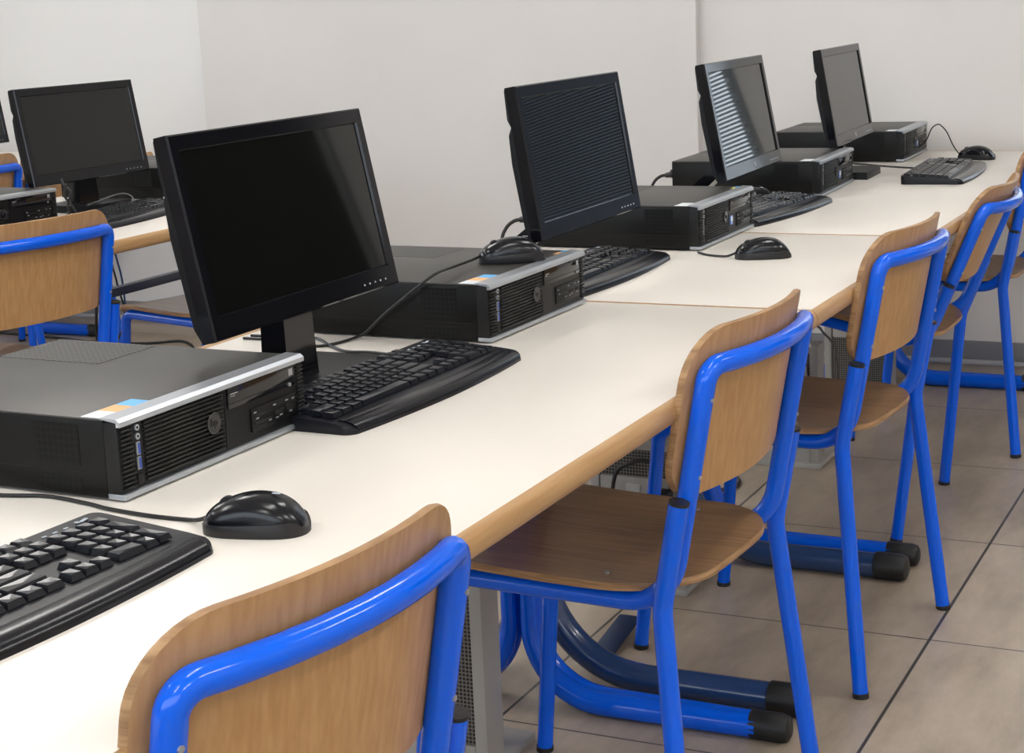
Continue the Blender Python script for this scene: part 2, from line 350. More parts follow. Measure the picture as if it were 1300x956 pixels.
# ------------------------------------------------------------------ desks
XF, XB = -.734, -1.534
def desk(label, xf, y0, y1, style, legs, seed, extras=False, foot=-.078, beam_y=None, beam_z=.392):
    d = thing('computer_desk', label, 'desk', (xf, y0, 0), 0, 'computer desks')
    L = y1-y0; D = .80
    MB().b2(-D+.015, 0, .0035, L-.0035, TZ-.028, TZ, .0008).build('tabletop', M['laminate'], d)
    # bullnose front trim and side strips
    t = MB(); n = 10; prof = [(0, TZ)] + [(.0115*sin(pi*k/n), TZ-.0155+.0155*cos(pi*k/n)) for k in range(1, n)] + [(0, TZ-.031)]
    vs = [(p[0], yy, p[1]) for yy in (0.0005, L-.0005) for p in prof]; m = len(prof)
    t.add(vs, [(i, i+1, m+i+1, m+i) for i in range(m-1)] + [tuple(range(m)), tuple(range(m, 2*m)), (0, m, 2*m-1, m-1)])
    t.build('front_edge', M['beech_trim'], d)
    t = MB(); t.b2(-D, -.0001, .0005, .0035, TZ-.03, TZ+.0002); t.b2(-D, -.0001, L-.0035, L-.0005, TZ-.03, TZ+.0002); t.b2(-D, -D+.015, .0035, L-.0035, TZ-.03, TZ)
    t.build('side_edge', M['beech_trim'], d, smooth=0)
    for ly, st in legs:
        ly -= y0
        mat = M['steel_blue'] if st == 's' else M['blue']
        lg = thing('leg', '', '', (0, 0, 0)); del lg['label']; del lg['category']; C.objects.unlink(lg); bpy.data.objects.remove(lg)
        g = MB()
        if st == 's':
            P = fillet([(-.505, ly, TZ-.03), (-.505, ly, .027), (foot, ly, .027)], .19, 14)
            g.tube(P, .0255, 16)
            P = fillet([(-.555, ly, TZ-.03), (-.555, ly, .027), (-.78, ly, .027)], .17, 14)
            g.tube(P, .0255, 16)
            r = .0285
        else:
            for oy in (-.0125, .0125):
                for (xc, xe) in ((-.478 if foot > -.2 else -.66, foot), (-.515 if foot > -.2 else -.70, -.78)):
                    P = fillet([(xc, ly+oy, TZ-.03), (xc, ly+oy, .022), (xe, ly+oy*.3, .022)], .13, 12)
                    R = [.0135 if p.z > .16 else .0135+.0075*min(1, (.16-p.z)/.138) for p in P]
                    g.tube(P, R, 14)
            r = .0245
        lo = g.build('leg', mat, d)
        for xe, s in ((foot, 1), (-.78, -1)):
            cp = MB(); zc = .027 if st == 's' else .022
            cp.tube([(xe-.012*s, ly, zc), (xe-.010*s, ly, zc), (xe+.04*s, ly, zc), (xe+.052*s, ly, zc), (xe+.056*s, ly, zc)], [r*.9, r, r, r*.85, r*.5], 16)
            co = cp.build('foot_cap', M['black_cap'], lo)
        by = ly if st != 's' or ly > .4 else ly-.03
        MB().cyl((-.76, by, TZ-.048), (-.03, by, TZ-.048), .0155, 16).build('top_bracket', M['blue_dark'], lo)
        MB().tube([(-.032, by, TZ-.048), (-.012, by, TZ-.048), (-.008, by, TZ-.048)], [.0175, .0175, .013], 16).build('bracket_cap', M['black_cap'], lo)
    ys = sorted(l[0]-y0 for l in legs)
    MB().b2(-.70, -.672, 0.03, L-.03 if beam_y is None else beam_y-y0, beam_z, beam_z+.026, .004).build('cross_beam', M['navy'], d)
    if extras:
        MB().box((-.455, .255, .012), (.045, .16, .004), .001, Matrix.Rotation(.15, 3, 'X')).build('floor_plate', M['bracket'], d)
    return d
d1 = desk('cream desk nearest the camera, from the picture bottom to the first wooden seam', XF, .775, 2.533, 'b', [(.83, 'b'), (2.483, 'b')], 1)
d2 = desk('short cream desk with steel blue feet, between the two wooden seams', XF, 2.535, 3.349, 's', [(2.585, 's'), (3.300, 's')], 2, extras=True)
d3 = desk('cream desk of the front row reaching the wall, beyond the second seam', XF, 3.351, 5.11, 'b', [(3.40, 'b'), (5.05, 'b')], 3)
d4 = desk('cream desk of the middle row with hanging cables, under the upper left monitor', XF-1.745, 2.39, 4.15, 'b', [(2.44, 'b'), (4.10, 'b')], 4, beam_y=4.42, beam_z=.405)
d6 = desk('desk of the farthest row at the left picture edge, only its end in view', -3.98, 3.60, 5.10, 'b', [(3.66, 'b'), (5.04, 'b')], 6, foot=-.30)
# ------------------------------------------------------------------ chairs
def make_chair():
    c = thing('school_chair', '', 'chair', group='plywood school chairs')
    R = .0132
    def U(z): return .059*(z-.425)/.317       # lean of the back tubes
    p = [(-.30, -.172, .425), (0, -.172, .425), (U(.742), -.172, .742)]
    top = []
    for k in range(1, 8): 
        y = -.172+.344*k/8; top.append((U(.742)+.030*(1-(y/.172)**2), y, .742))
    pts = p + top + [(U(.742), .172, .742), (0, .172, .425), (-.30, .172, .425)]
    P = fillet(pts, [.075, .05] + [.2]*7 + [.05, .075], 8)
    MB().tube(P, R, 14).build('back_frame', M['blue'], c)
    for s in (-1, 1):
        P = fillet([(.027, s*.1985, .571), (.001, s*.1985, .43), (.046, s*.236, .006)], .09, 8)
        l = MB().tube(P, R, 14).build('leg', M['blue'], c)
        MB().tube([(.0275, s*.1985, .5705), (.0282, s*.1985, .5745)], R*1.02, 14).build('tube_cap', M['black_cap'], l)
        MB().tube([(.0457, s*.2357, .009), (.0465, s*.2362, 0)], R*1.06, 14).build('foot_glide', M['black_cap'], l)
        P = fillet([(-.299, s*.172, .425), (-.352, s*.1745, .425), (-.394, s*.189, .006)], .05, 8)
        l = MB().tube(P, R*.97, 14).build('leg', M['blue'], c)
        MB().tube([(-.3937, s*.1889, .009), (-.3945, s*.1893, 0)], R*1.06, 14).build('foot_glide', M['black_cap'], l)
    g = MB(); g.cyl((-.27, -.165, .424), (-.27, .165, .424), .0095, 12); g.cyl((-.07, -.165, .424), (-.07, .165, .424), .0095, 12)
    g.build('cross_tube', M['blue_dark'], c)
    # seat
    ol = subdiv(rrect(-.385, .022, -.192, .192, (.05, .115, .115, .05), 8), .03)
    def sf(a, b_, t):
        z = .4385 + t + .006*(b_/.19)**2 - .004*max(0, 1-((a+.15)/.15)**2)
        if a < -.32: z -= .02*((-.32-a)/.065)**2
        return (a, b_, z)
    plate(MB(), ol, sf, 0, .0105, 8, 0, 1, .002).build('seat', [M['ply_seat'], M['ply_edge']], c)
    # back board, bowed towards the tubes
    ol = subdiv(rrect(-.192, .192, .566, .787, (.055, .055, .066, .066), 10), .025)
    def bf(a, z, t):
        x = U(z) - .0125 + .028*(1-(a/.172)**2) - t
        return (x, a, z)
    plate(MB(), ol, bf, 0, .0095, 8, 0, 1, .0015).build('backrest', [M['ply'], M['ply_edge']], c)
    for s in (-1, 1):
        for z in (.60, .70):
            MB().tube([(U(z)+.008, s*.1735, z), (U(z)+.0145, s*.1742, z)], [.0035, .0028], 8).build('rivet', M['silver_dull'], c)
        MB().tube([(-.10, s*.15, .449), (-.10, s*.15, .4515)], .004, 8).build('screw', M['silver_dull'], c)
    return c
chair = make_chair()
CH = [(-.737, 1.048, -.118, 0, 'beech and blue tube chair nearest the camera, cut by the picture bottom'),
      (-.735, 2.103, -.062, 0, 'blue framed chair with its whole seat in view, beside the first desk seam'),
      (-.724, 2.935, -.085, 0, 'blue framed chair standing at the short desk, right behind the fully visible one'),
      (-.882, 3.776, -.009, .21, 'blue framed chair tipped backwards at the far desk'),
      (-.760, 4.538, 0, 0, 'blue framed chair cut by the right picture edge, nearest the end wall'),
      (-2.495, 2.765, -.12, 0, 'blue framed chair in front of the middle row, its beech back covering a desktop computer'),
      (-2.485, 3.60, -.25, 0, 'middle row chair pushed in, only its seat showing left of the big monitor'),
      (-3.864, 4.018, -.1, 0, 'chair of the farthest row, top of its back showing at the left picture edge'),
      (-4.10, 4.70, 0, 0, 'chair of the farthest row pushed in, only one leg showing by the skirting')]
for i, (x, y, a, t, lab) in enumerate(CH):
    c = chair if i == 0 else copy_tree(chair)
    relabel(c, lab)
    Mx = Matrix.Translation((x, y, 0)) @ Matrix.Rotation(a, 4, 'Z')
    if t: Mx = Mx @ Matrix.Translation((.046, 0, 0)) @ Matrix.Rotation(t, 4, 'Y') @ Matrix.Translation((-.046, 0, 0))
    c.matrix_world = Mx
# ------------------------------------------------------------------ desktop computers
CW, CHH, CD = .338, .0885, .3725
def make_computer(badge, audio):
    c = thing('desktop_computer', '', 'computer', group='small form desktop computers')
    W2 = CW/2; H = CHH
    MB().b2(-CD, -.022, -W2, W2, .003, H-.0035, .002).build('case', M['case'], c)
    MB().b2(-CD, -.0215, -W2+.0005, W2-.0005, H-.0036, H-.0012, .0008).build('lid', M['case_top'], c)
    # lid vent, side vents
    MB().b2(-.372, -.215, .055, .162, H-.0012, H-.0009).build('lid_vent', M['vent'], c, smooth=0)
    v = MB(); v.b2(-.115, -.055, -W2-.0004, -W2, .036, .080); v.b2(-.112, -.055, -W2-.0004, -W2, .008, .023); v.build('side_vent', M['side_vent'], c, smooth=0)
    MB().b2(-CD+.01, -.03, -W2-.0006, -W2, .0285, .0295).build('side_seam', M['deep'], c, smooth=0)
    # front bezel body
    MB().b2(-.022, -.004, -W2, W2, .004, H-.004, .001).build('front_bezel', M['rib'], c)
    MB().b2(-.0045, -.0035, -W2+.022, -W2+.0365, .011, H-.010).build('port_plate', M['black'], c, smooth=0); MB().b2(-.0045, -.0032, .013, .153, .011, H-.010).build('front_plate', M['black'], c, smooth=0)
    r = MB(); r1 = MB(); r3 = MB()
    for k in range(15):
        z = .0125+k*.0047
        r1.b2(-.005, 0, -W2+.003, -W2+.021, z, z+.0022, .0005, seg=1)
        r3.b2(-.005, -.0005, .1555, .1675, z, z+.0022, .0005, seg=1)
        if k < 14: r.b2(-.005, -.0005, -W2+.040, .009, z+.001, z+.0034, .0007, seg=1)
    r.build('grille', M['rib'], c); r1.build('side_grille', M['rib'], c); r3.build('side_grille', M['rib'], c)
    # silver strips
    s = MB(); pf = [(-.024, H-.0012), (-.024, H+.0006), (-.004, H), (.0005, H-.0035), (.0005, H-.0085), (-.004, H-.0085), (-.004, H-.004)]
    m = len(pf); vs = [(p[0], yy, p[1]) for yy in (-W2-.0005, W2+.0005) for p in pf]
    s.add(vs, [(i, (i+1) % m, m+(i+1) % m, m+i) for i in range(m)] + [tuple(range(m)), tuple(range(m, 2*m))]); s.build('top_strip', M['silver'], c, smooth=25)
    s = MB(); s.b2(-.022, .0005, -W2-.0005, W2+.0005, .0025, .0085, .001); s.build('bottom_strip', M['silver'], c)
    # ports by the near edge
    p = MB(); yc = -W2+.0293
    for z in (.0735, .064): p.tube([(-.0035, yc, z), (-.0012, yc, z)], .0034, 12)
    p.build('audio_jack', M['silver'], c)
    p = MB()
    for z in (.0735, .064): p.tube([(-.0013, yc, z), (-.0010, yc, z)], .0016, 10)
    p.build('jack_hole', M['deep'], c)
    for z in (.051, .0355):
        u = MB().b2(-.0035, -.0015, yc-.003, yc+.003, z-.0068, z+.0068, .0004).build('usb_port', M['silver_dull'], c)
        MB().b2(-.0016, -.0011, yc-.001, yc+.0022, z-.0058, z+.0058).build('usb_tongue', M['usb'] if audio else M['deep'], u, smooth=0)
    MB().b2(-.0035, -.0018, yc-.004, yc+.004, .013, .024, .0006).build('blank_cover', M['rib'], c)
    # round power ring with the maker's mark
    pr = MB(); pc = (-.001, -.012, .047)
    ring = [(pc[0], pc[1]+.0115*cos(a), pc[2]+.0115*sin(a)) for a in [2*pi*i/24 for i in range(25)]]
    pr.tube([(-.004, pc[1], pc[2]), (0.0002, pc[1], pc[2])], .0118, 24)
    po = pr.build('power_button', M['black_gloss'], c)
    MB().tube([(.0002+(q[0]-pc[0]), q[1], q[2]) for q in ring], .0005, 6, cap=False).build('button_ring', M['box_dark'], po)
    text_mesh('hp', .013, 'button_mark', M['rib'], po, Matrix.Translation((.0004, pc[1], pc[2]+.001)) @ Matrix.Rotation(pi/2, 4, 'Z') @ Matrix.Rotation(pi/2, 4, 'X') @ Matrix.Shear('XZ', 4, (0, 0)))
    # optical drive
    o = MB().b2(-.0035, -.0012, .018, .150, .055, .079, .0008).build('optical_drive', M['black_gloss'], c)
    MB().b2(-.0013, -.0009, .018, .150, .0605, .0612).build('tray_line', M['deep'], o, smooth=0)
    MB().tube([(-.0012, .138, .0578), (.0004, .138, .0578)], .0023, 10).build('eject_button', M['silver_dull'], o)
    d_ = MB(); d_.b2(-.0012, -.0009, .022, .036, .071, .0722); d_.b2(-.0012, -.0009, .022, .031, .0685, .0693); d_.b2(-.0012, -.0009, .138, .146, .068, .076); d_.build('drive_mark', M['silver_dull'], o, smooth=0)
    # card reader with slots
    k = MB().b2(-.0035, -.0014, .060, .150, .018, .046, .0008).build('card_reader', M['black'], c)
    q = MB()
    for (a, b_, z0, z1) in ((.066, .100, .0345, .0375), (.066, .100, .0265, .0290), (.066, .088, .0215, .0235), (.106, .124, .029, .0335), (.130, .145, .029, .034)): q.b2(-.0015, -.0010, a, b_, z0, z1)
    q.build('card_slot', M['deep'], k, smooth=0)
    q = MB()
    for (a, z) in ((.064, .0395), (.068, .032), (.103, .040), (.107, .024), (.128, .040), (.141, .0395), (.115, .0255), (.135, .0255), (.0925, .0245)): q.b2(-.0014, -.0006, a, a+.005, z, z+.0016)
    q.build('port_mark', M['silver_dull'], k, smooth=0)
    if badge:
        bd = MB().b2(-.0032, -.0010, .020, .034, .026, .044, .0006).build('badge', M['badge'], c)
        MB().b2(-.0011, -.0006, .0215, .0325, .033, .0425).build('badge_face', M['white_sticker'], bd, smooth=0)
    for x in (-.34, -.05):
        for y in (-.14, .14): MB().tube([(x, y, 0), (x, y, .0035)], .009, 12).build('rubber_foot', M['black_cap'], c)
    # back sockets with plug
    return c
def sticker(c, y0, y1, spec, x0=-.052, x1=-.0245):
    s = MB(); n = len(spec)
    for i, mi in enumerate(spec): s.b2(x0, x1, y0+(y1-y0)*i/n, y0+(y1-y0)*(i+1)/n, CHH-.0012, CHH-.0006, 0, mi)
    return s.build('sticker', [M['white_sticker'], M['blue_sticker'], M['orange_sticker'], M['yellow_sticker']], c, smooth=0)
pa = make_computer(False, True)
CP = [(-1.108, 1.504, -.015), (-1.105, 2.342, -.012), (-1.112, 3.257, .004), (-1.119, 4.115, .032), (-1.115, 4.949-.004, .028)]
comp = []
labs = ['black desktop computer closest to the camera, blue USB sockets at its left end',
        'black desktop computer with a mouse lying on its lid',
        'black desktop computer with yellow corner sticker, standing at the second wooden seam',
        'black desktop computer between the blind-reflecting screen and the farthest monitor',
        'black desktop computer at the end of the row against the wall']
pb = make_computer(True, False)
src = [pa, None, pb, None, None]
for i in range(5):
    c = src[i] or copy_tree(pa if i < 2 else pb)
    c.location = (CP[i][0], CP[i][1], TZ); c.rotation_euler = (0, 0, CP[i][2]); relabel(c, labs[i]); comp.append(c)
cF = copy_tree(pa); cF.location = (-2.845, 3.085, TZ); cF.rotation_euler = (0, 0, -.06); relabel(cF, 'black desktop computer of the middle row, behind the beech chair back')
cG = copy_tree(pb); cG.location = (-2.86, 3.90, TZ); cG.rotation_euler = (0, 0, 0); relabel(cG, 'black desktop computer right of the middle row monitor, mostly behind the big near screen')
sticker(comp[0], -.166, -.085, [0, 2, 1]); sticker(comp[1], -.166, -.085, [0, 2, 1]); sticker(comp[1], .125, .165, [2, 1], -.035)
sticker(comp[2], -.168, -.12, [0]); sticker(comp[2], .12, .165, [3, 1], -.035)
sticker(comp[3], -.168, -.12, [0]); sticker(comp[4], -.168, -.12, [0])
# ------------------------------------------------------------------ monitors
MWD, MHT = .435, .248
def make_monitor(zb, tilt, base_w, base_x0, base_x1, base_dy, logo):
    m = thing('monitor', '', 'monitor', group='black flat monitors')
    T = Matrix.Translation((0, 0, zb)) @ Matrix.Rotation(-tilt, 4, 'Y')     # panel frame: y across, z up, +x to the user
    def P(x, y, z): return T @ Vector((x, y, z))
    W2 = MWD/2; H = MHT; bs, bt, bb = .0165, .019, .028
    # frame ring with bevelled inner lip
    g = MB()
    out = [(-W2, 0), (W2, 0), (W2, H), (-W2, H)]; o2 = [(-W2+.002, .002), (W2-.002, .002), (W2-.002, H-.002), (-W2+.002, H-.002)]
    inn = [(-W2+bs, bb), (W2-bs, bb), (W2-bs, H-bt), (-W2+bs, H-bt)]; in2 = [(-W2+bs+.0015, bb+.0015), (W2-bs-.0015, bb+.0015), (W2-bs-.0015, H-bt-.0015), (-W2+bs+.0015, H-bt-.0015)]
    loops = [(out, -.020), (out, -.0025), (o2, 0), (inn, 0), (in2, -.0035), (in2, -.020)]
    vs = [P(x, a, b_) for (lp, x) in loops for (a, b_) in lp]
    fs = [(l*4+i, l*4+(i+1) % 4, (l+1) % 6*4+(i+1) % 4, (l+1) % 6*4+i) for l in range(6) for i in range(4)]
    g.add(vs, fs); g.build('bezel', M['bezel'], m, smooth=20)
    q = MB().add([P(-.003, a, b_) for a, b_ in in2] + [P(-.012, a, b_) for a, b_ in in2], [(0, 1, 2, 3), (4, 5, 6, 7), (0, 1, 5, 4), (1, 2, 6, 5), (2, 3, 7, 6), (3, 0, 4, 7)])
    q.build('screen', M['screen'], m, smooth=0)
    # rear housing with the stepped bulge below the top quarter
    h = MB(); e = .0005
    prof = [(-.019, H-e), (-.024, H-.004), (-.030, H-.05), (-.022, H-.063), (-.034, H-.075), (-.040, H-.12), (-.036, .02), (-.022, e), (-.019, e)]
    sec = []
    for y, s in ((-W2+e, .55), (-W2+.03, 1), (W2-.03, 1), (W2-e, .55)):
        sec.append([P(-.019+(x+.019)*s, y, z) for x, z in prof])
    n = len(prof); vs = [p for s_ in sec for p in s_]
    h.add(vs, [(k*n+i, k*n+i+1, (k+1)*n+i+1, (k+1)*n+i) for k in range(3) for i in range(n-1)] + [tuple(range(n)), tuple(3*n+i for i in range(n))] + [(k*n, k*n+n-1, (k+1)*n+n-1, (k+1)*n) for k in range(3)])
    h.build('rear_housing', M['black'], m, smooth=30)
    bt_ = MB()
    for k in range(5):
        y = W2-.035-k*.014; cpt = P(.0004, y, .011); bt_.tube([P(-.001, y, .011), P(.0008, y, .011)], .0013, 8)
    bt_.build('menu_buttons', M['mark'], m)
    if logo: MB().tube([P(-.001, 0, .014), P(.0006, 0, .014)], .006, 20).build('front_emblem', M['silver_dull'], m)
    # neck and base
    nk = MB(); a = P(-.036, 0, .008); nx = a.x-.008 if base_x1 > -.05 else (base_x0+base_x1)/2
    nk.add([(a.x+.006, -.032, a.z+.03), (a.x+.006, .032, a.z+.03), (a.x-.028, .032, a.z+.03), (a.x-.028, -.032, a.z+.03),
            (nx+.02, -.036, .018), (nx+.02, .036, .018), (nx-.02, .036, .018), (nx-.02, -.036, .018)], [(0, 1, 2, 3), (4, 5, 6, 7), (0, 1, 5, 4), (1, 2, 6, 5), (2, 3, 7, 6), (3, 0, 4, 7)])
    nk.build('stand_neck', M['black_gloss'], m)
    ol = rrect(base_x0, base_x1, base_dy-base_w/2, base_dy+base_w/2, (.02, .004, .004, .02), 4)
    bp = MB(); plate(bp, ol, lambda a_, b_, t: (a_ if t < .016 else base_x0+(a_-base_x0)*.985+.001, b_, t), 0, .019, 2); bp.build('stand_base', M['black'], m, smooth=30)
    return m
def place_mon(m, x, y, a, lab): m.location = (x, y, TZ); m.rotation_euler = (0, 0, a); relabel(m, lab); return m
zo = .05+TZ
m1 = place_mon(make_monitor(.861-zo, .197, .30, -.15, .004, .008, False), -1.181, 1.825, -.002, 'largest looking black monitor, nearest on the front row')
m2 = place_mon(make_monitor(.864-zo, .154, .17, -.28, -.150, 0, False), -1.138, 2.643, .012, 'black monitor whose whole screen mirrors blue grey blind stripes')
m3 = place_mon(make_monitor(.852-zo, .182, .17, -.25, -.105, 0, True), -1.162, 3.598, .032, 'black monitor with blind stripes mirrored on its left part only')
m4 = place_mon(make_monitor(.844-zo, .172, .17, -.12, .052, -.028, True), -1.158, 4.444, .037, 'farthest black monitor of the front row with plain grey reflection')
m0 = place_mon(make_monitor(.832-zo, .168, .17, -.12, .045, 0, False), -2.934, 3.521, -.053, 'black monitor on the middle row, upper left of the picture')
m5 = place_mon(make_monitor(.06, .16, .17, -.12, .045, 0, False), -4.42, 4.63, 0, 'black monitor of the farthest row, a sliver at the left picture edge')
# ------------------------------------------------------------------ keyboards
def make_keyboard():
    k = thing('keyboard', '', 'keyboard', group='black keyboards')
    L, D = .448, .150   # origin: centre of the front edge; front = +x
    def front(y): return .014*(1-(y/(L/2))**2)
    ol = subdiv(rrect(-D, 0, -L/2, L/2, (.012, .014, .014, .012), 5), .02)
    def f(a, b_, t):
        w = max(0, (a+.06)/.06); x = a + front(b_)*w
        z = t if t == 0 else t + .010*(-a/D) - .006*max(0, (a+.022)/.022)**2
        return (x, b_, z)
    plate(MB(), ol, f, .0, .012, 6, 0, 0, .0015).build('shell', M['kb'], k, smooth=35)
    # glossy front lip
    lp = MB(); n = 30; vs = []
    for i in range(n+1):
        y = -L/2+.012+(L-.024)*i/n; e = front(y)
        for (x, z) in ((-.028, .0142), (-.018, .0146), (-.008, .0125), (-.0005, .0085), (.0008, .004), (-.004, .003)): vs.append((x+e, y, z))
    m = 6; lp.add(vs, [(i*m+j, i*m+j+1, (i+1)*m+j+1, (i+1)*m+j) for i in range(n) for j in range(m-1)] + [tuple(range(m)), tuple(n*m+j for j in range(m))] + [(i*m, i*m+m-1, (i+1)*m+m-1, (i+1)*m) for i in range(n)])
    lp.build('front_lip', M['kb_lip'], k, smooth=50)
    kb = MB(); p = .01825; rows = [-.041-p*r for r in range(5)] + [-.041-p*5-.004]
    def key(y0, y1, x, hh=.0065, dx=p):
        g = .0008; bt = .0018; z0 = .0125+.010*(-x/D); x0, x1 = x-dx/2+g, x+dx/2-g; y0 += g; y1 -= g
        b_ = [(x0, y0, z0), (x1, y0, z0), (x1, y1, z0), (x0, y1, z0)]; q = .0023
        t = [(x0+q*.6, y0+q, z0+hh), (x1-q, y0+q, z0+hh-.0006), (x1-q, y1-q, z0+hh-.0006), (x0+q*.6, y1-q, z0+hh)]
        cc = ((x0+x1)/2, (y0+y1)/2, z0+hh-.0011)
        kb.add(b_+t+[cc], [(0, 1, 5, 4), (1, 2, 6, 5), (2, 3, 7, 6), (3, 0, 4, 7), (4, 5, 8), (5, 6, 8), (6, 7, 8), (7, 4, 8)])
    y0 = -L/2+.013
    spec = [[1.25, 1.25, 1.25, 6.25, 1.25, 1.25, 1.25, 1.25], [2.25]+[1]*10+[2.75], [1.75]+[1]*11+[2.25], [1.5]+[1]*12+[1.5], [1]*13+[2]]
    for r, sp in enumerate(spec):
        y = y0
        for w_ in sp: key(y, y+w_*p, rows[r]); y += w_*p
    x = rows[5]; y = y0; key(y, y+p, x, .005)
    for gq in range(3):
        for j in range(4): yy = y0+p*(2+gq*4.33+j); key(yy, yy+p, x, .005)
    yn = y0+15.3*p
    for j in range(3):
        key(yn+j*p, yn+(j+1)*p, x, .005)
        key(yn+j*p, yn+(j+1)*p, rows[4]); key(yn+j*p, yn+(j+1)*p, rows[3]); key(yn+j*p, yn+(j+1)*p, rows[0])
    key(yn+p, yn+2*p, rows[1])
    yk = yn+3.3*p
    for j in range(3):
        for r in (1, 2, 3, 4): key(yk+j*p, yk+(j+1)*p, rows[r])
    key(yk, yk+2*p, rows[0]); key(yk+2*p, yk+3*p, rows[0]); key(yk+3*p, yk+4*p, rows[4])
    key(yk+3*p, yk+4*p, (rows[3]+rows[2])/2, dx=2*p); key(yk+3*p, yk+4*p, (rows[1]+rows[0])/2, dx=2*p)
    kb.build('keys', M['keys'], k, smooth=0)
    # maker's mark and status lights at the rear
    mk = MB()
    z = .0225
    mk.box((-.137, .195, z+.0002), (.004, .012, .0004), 0, Matrix.Rotation(.3, 3, 'Z')); mk.box((-.1375, .187, z+.0002), (.005, .004, .0004)); mk.build('maker_mark', M['mark'], k, smooth=0)
    li = MB()
    for j in range(3): li.b2(-.1375, -.135, .140+j*.014, .145+j*.014, .0215, .0222)
    li.build('status_lights', M['mark'], k, smooth=0)
    return k
kb0 = make_keyboard()
KB = [(-.953+.014, 1.012, -.062, 'black keyboard at the lower left picture edge, beside the nearest mouse'),
      (-1.022, 1.868, -.02, 'black keyboard in front of the nearest monitor on the front row'),
      (-1.135, 2.768, -.0, 'black keyboard in front of the monitor that mirrors blinds all over'),
      (-1.088, 3.655, -.10, 'black keyboard with a mouse standing behind it, before the third monitor'),
      (-.842-.014, 4.465, .055, 'black keyboard seen from its short side, nearest the end wall'),
      (-2.655, 3.39, .15, 'black keyboard on the middle row in front of the upper left monitor')]
kbs = []
for i, (x, y, a, lab) in enumerate(KB):
    k = kb0 if i == 0 else copy_tree(kb0)
    k.location = (x, y, TZ); k.rotation_euler = (0, 0, a); relabel(k, lab); kbs.append(k)
# ------------------------------------------------------------------ mice
def make_mouse():
    m = thing('computer_mouse', '', 'mouse', group='black computer mice')
    L = .104
    def prof(u):   # u 0 front .. 1 rear : half width, height
        w = .0295*(max(0, 1-abs(2*u-1)**3.2))**.42*(.90+.10*u)
        h = .014+.0235*sin(pi*min(1, max(0, u*.80+.08)))**1.1
        if u > .7: h *= max(.05, 1-((u-.7)/.3)**2.6)**.5
        if u < .1: h *= (.55+.45*(u/.1)**.5)
        return w, h
    nu, nv = 26, 20
    def shell(z_lo, z_hi_f, inset, name, mat):
        vs = []; fs = []
        for i in range(nu+1):
            u = .004+.992*i/nu; w, h = prof(u); x = -L/2+L*u
            for j in range(nv+1):
                a = pi*j/nv; ca, sa = cos(a), sin(a)
                yy = w*inset*(abs(ca)**.75)*(1 if ca > 0 else -1); zz = h*(sa**.62)
                # waist
                yy *= 1-.10*(1-abs(2*u-.9))*(1-min(1, zz/.03))**1
                vs.append((x, yy, z_lo+zz*z_hi_f))
        m_ = nv+1
        for i in range(nu):
            for j in range(nv): fs.append((i*m_+j, i*m_+j+1, (i+1)*m_+j+1, (i+1)*m_+j))
            fs.append((i*m_, (i+1)*m_, (i+1)*m_+nv, i*m_+nv))
        fs += [tuple(range(m_)), tuple(nu*m_+j for j in range(m_))]
        return MB().add(vs, fs).build(name, mat, m, smooth=60)
    shell(.001, 1, 1, 'shell', M['mouse_top'])
    # matte lower skirt, a little proud
    sk = MB(); vs = []; n = 48
    for lv, (z, q) in enumerate(((0, .97), (.004, 1.015), (.010, 1.03), (.0145, 1.005))):
        for i in range(n):
            a = 2*pi*i/n; u = .5-.5*cos(a); u_ = min(.996, max(.004, u)); w, h = prof(u_)
            zz = z if z < .012 else z*(.75+.35*u)
            vs.append((-L/2-.0008+(L+.0016)*u, q*w*(1 if sin(a) >= 0 else -1)*(1 if abs(sin(a)) > .01 else 0), min(zz, h*.8)))
    sk.add(vs, [(l*n+i, l*n+(i+1) % n, (l+1)*n+(i+1) % n, (l+1)*n+i) for l in range(3) for i in range(n)] + [tuple(range(n)), tuple(3*n+i for i in range(n))])
    sk.build('side_grip', M['mouse_side'], m, smooth=50)
    MB().tube([(-.027, -.0035, .0262), (-.027, .0035, .0262)], .0085, 18).build('scroll_wheel', M['mouse_side'], m)
    MB().box((.022, 0, .0379), (.008, .004, .0004), 0, Matrix.Rotation(radians(4), 3, 'Y')).build('maker_mark', M['mark'], m)
    return m
ms0 = make_mouse()
MS = [(-.925, 1.300, TZ, .28, 'black mouse lying on the desk beside the lower left keyboard'),
      (-1.172, 2.385, TZ+CHH, .55, 'black mouse lying on top of a desktop computer'),
      (-.968, 3.032, TZ, .45, 'black mouse on bare desk just before the second seam'),
      (-1.240, 3.845, TZ, -.75, 'black mouse tucked behind the third keyboard, end on'),
      (-.928, 4.865, TZ, -.2, 'black mouse beyond the farthest keyboard, at the end wall')]
mice = []
for i, (x, y, z, a, lab) in enumerate(MS):
    m = ms0 if i == 0 else copy_tree(ms0)
    m.location = (x, y, z); m.rotation_euler = (0, 0, a); relabel(m, lab); mice.append(m)
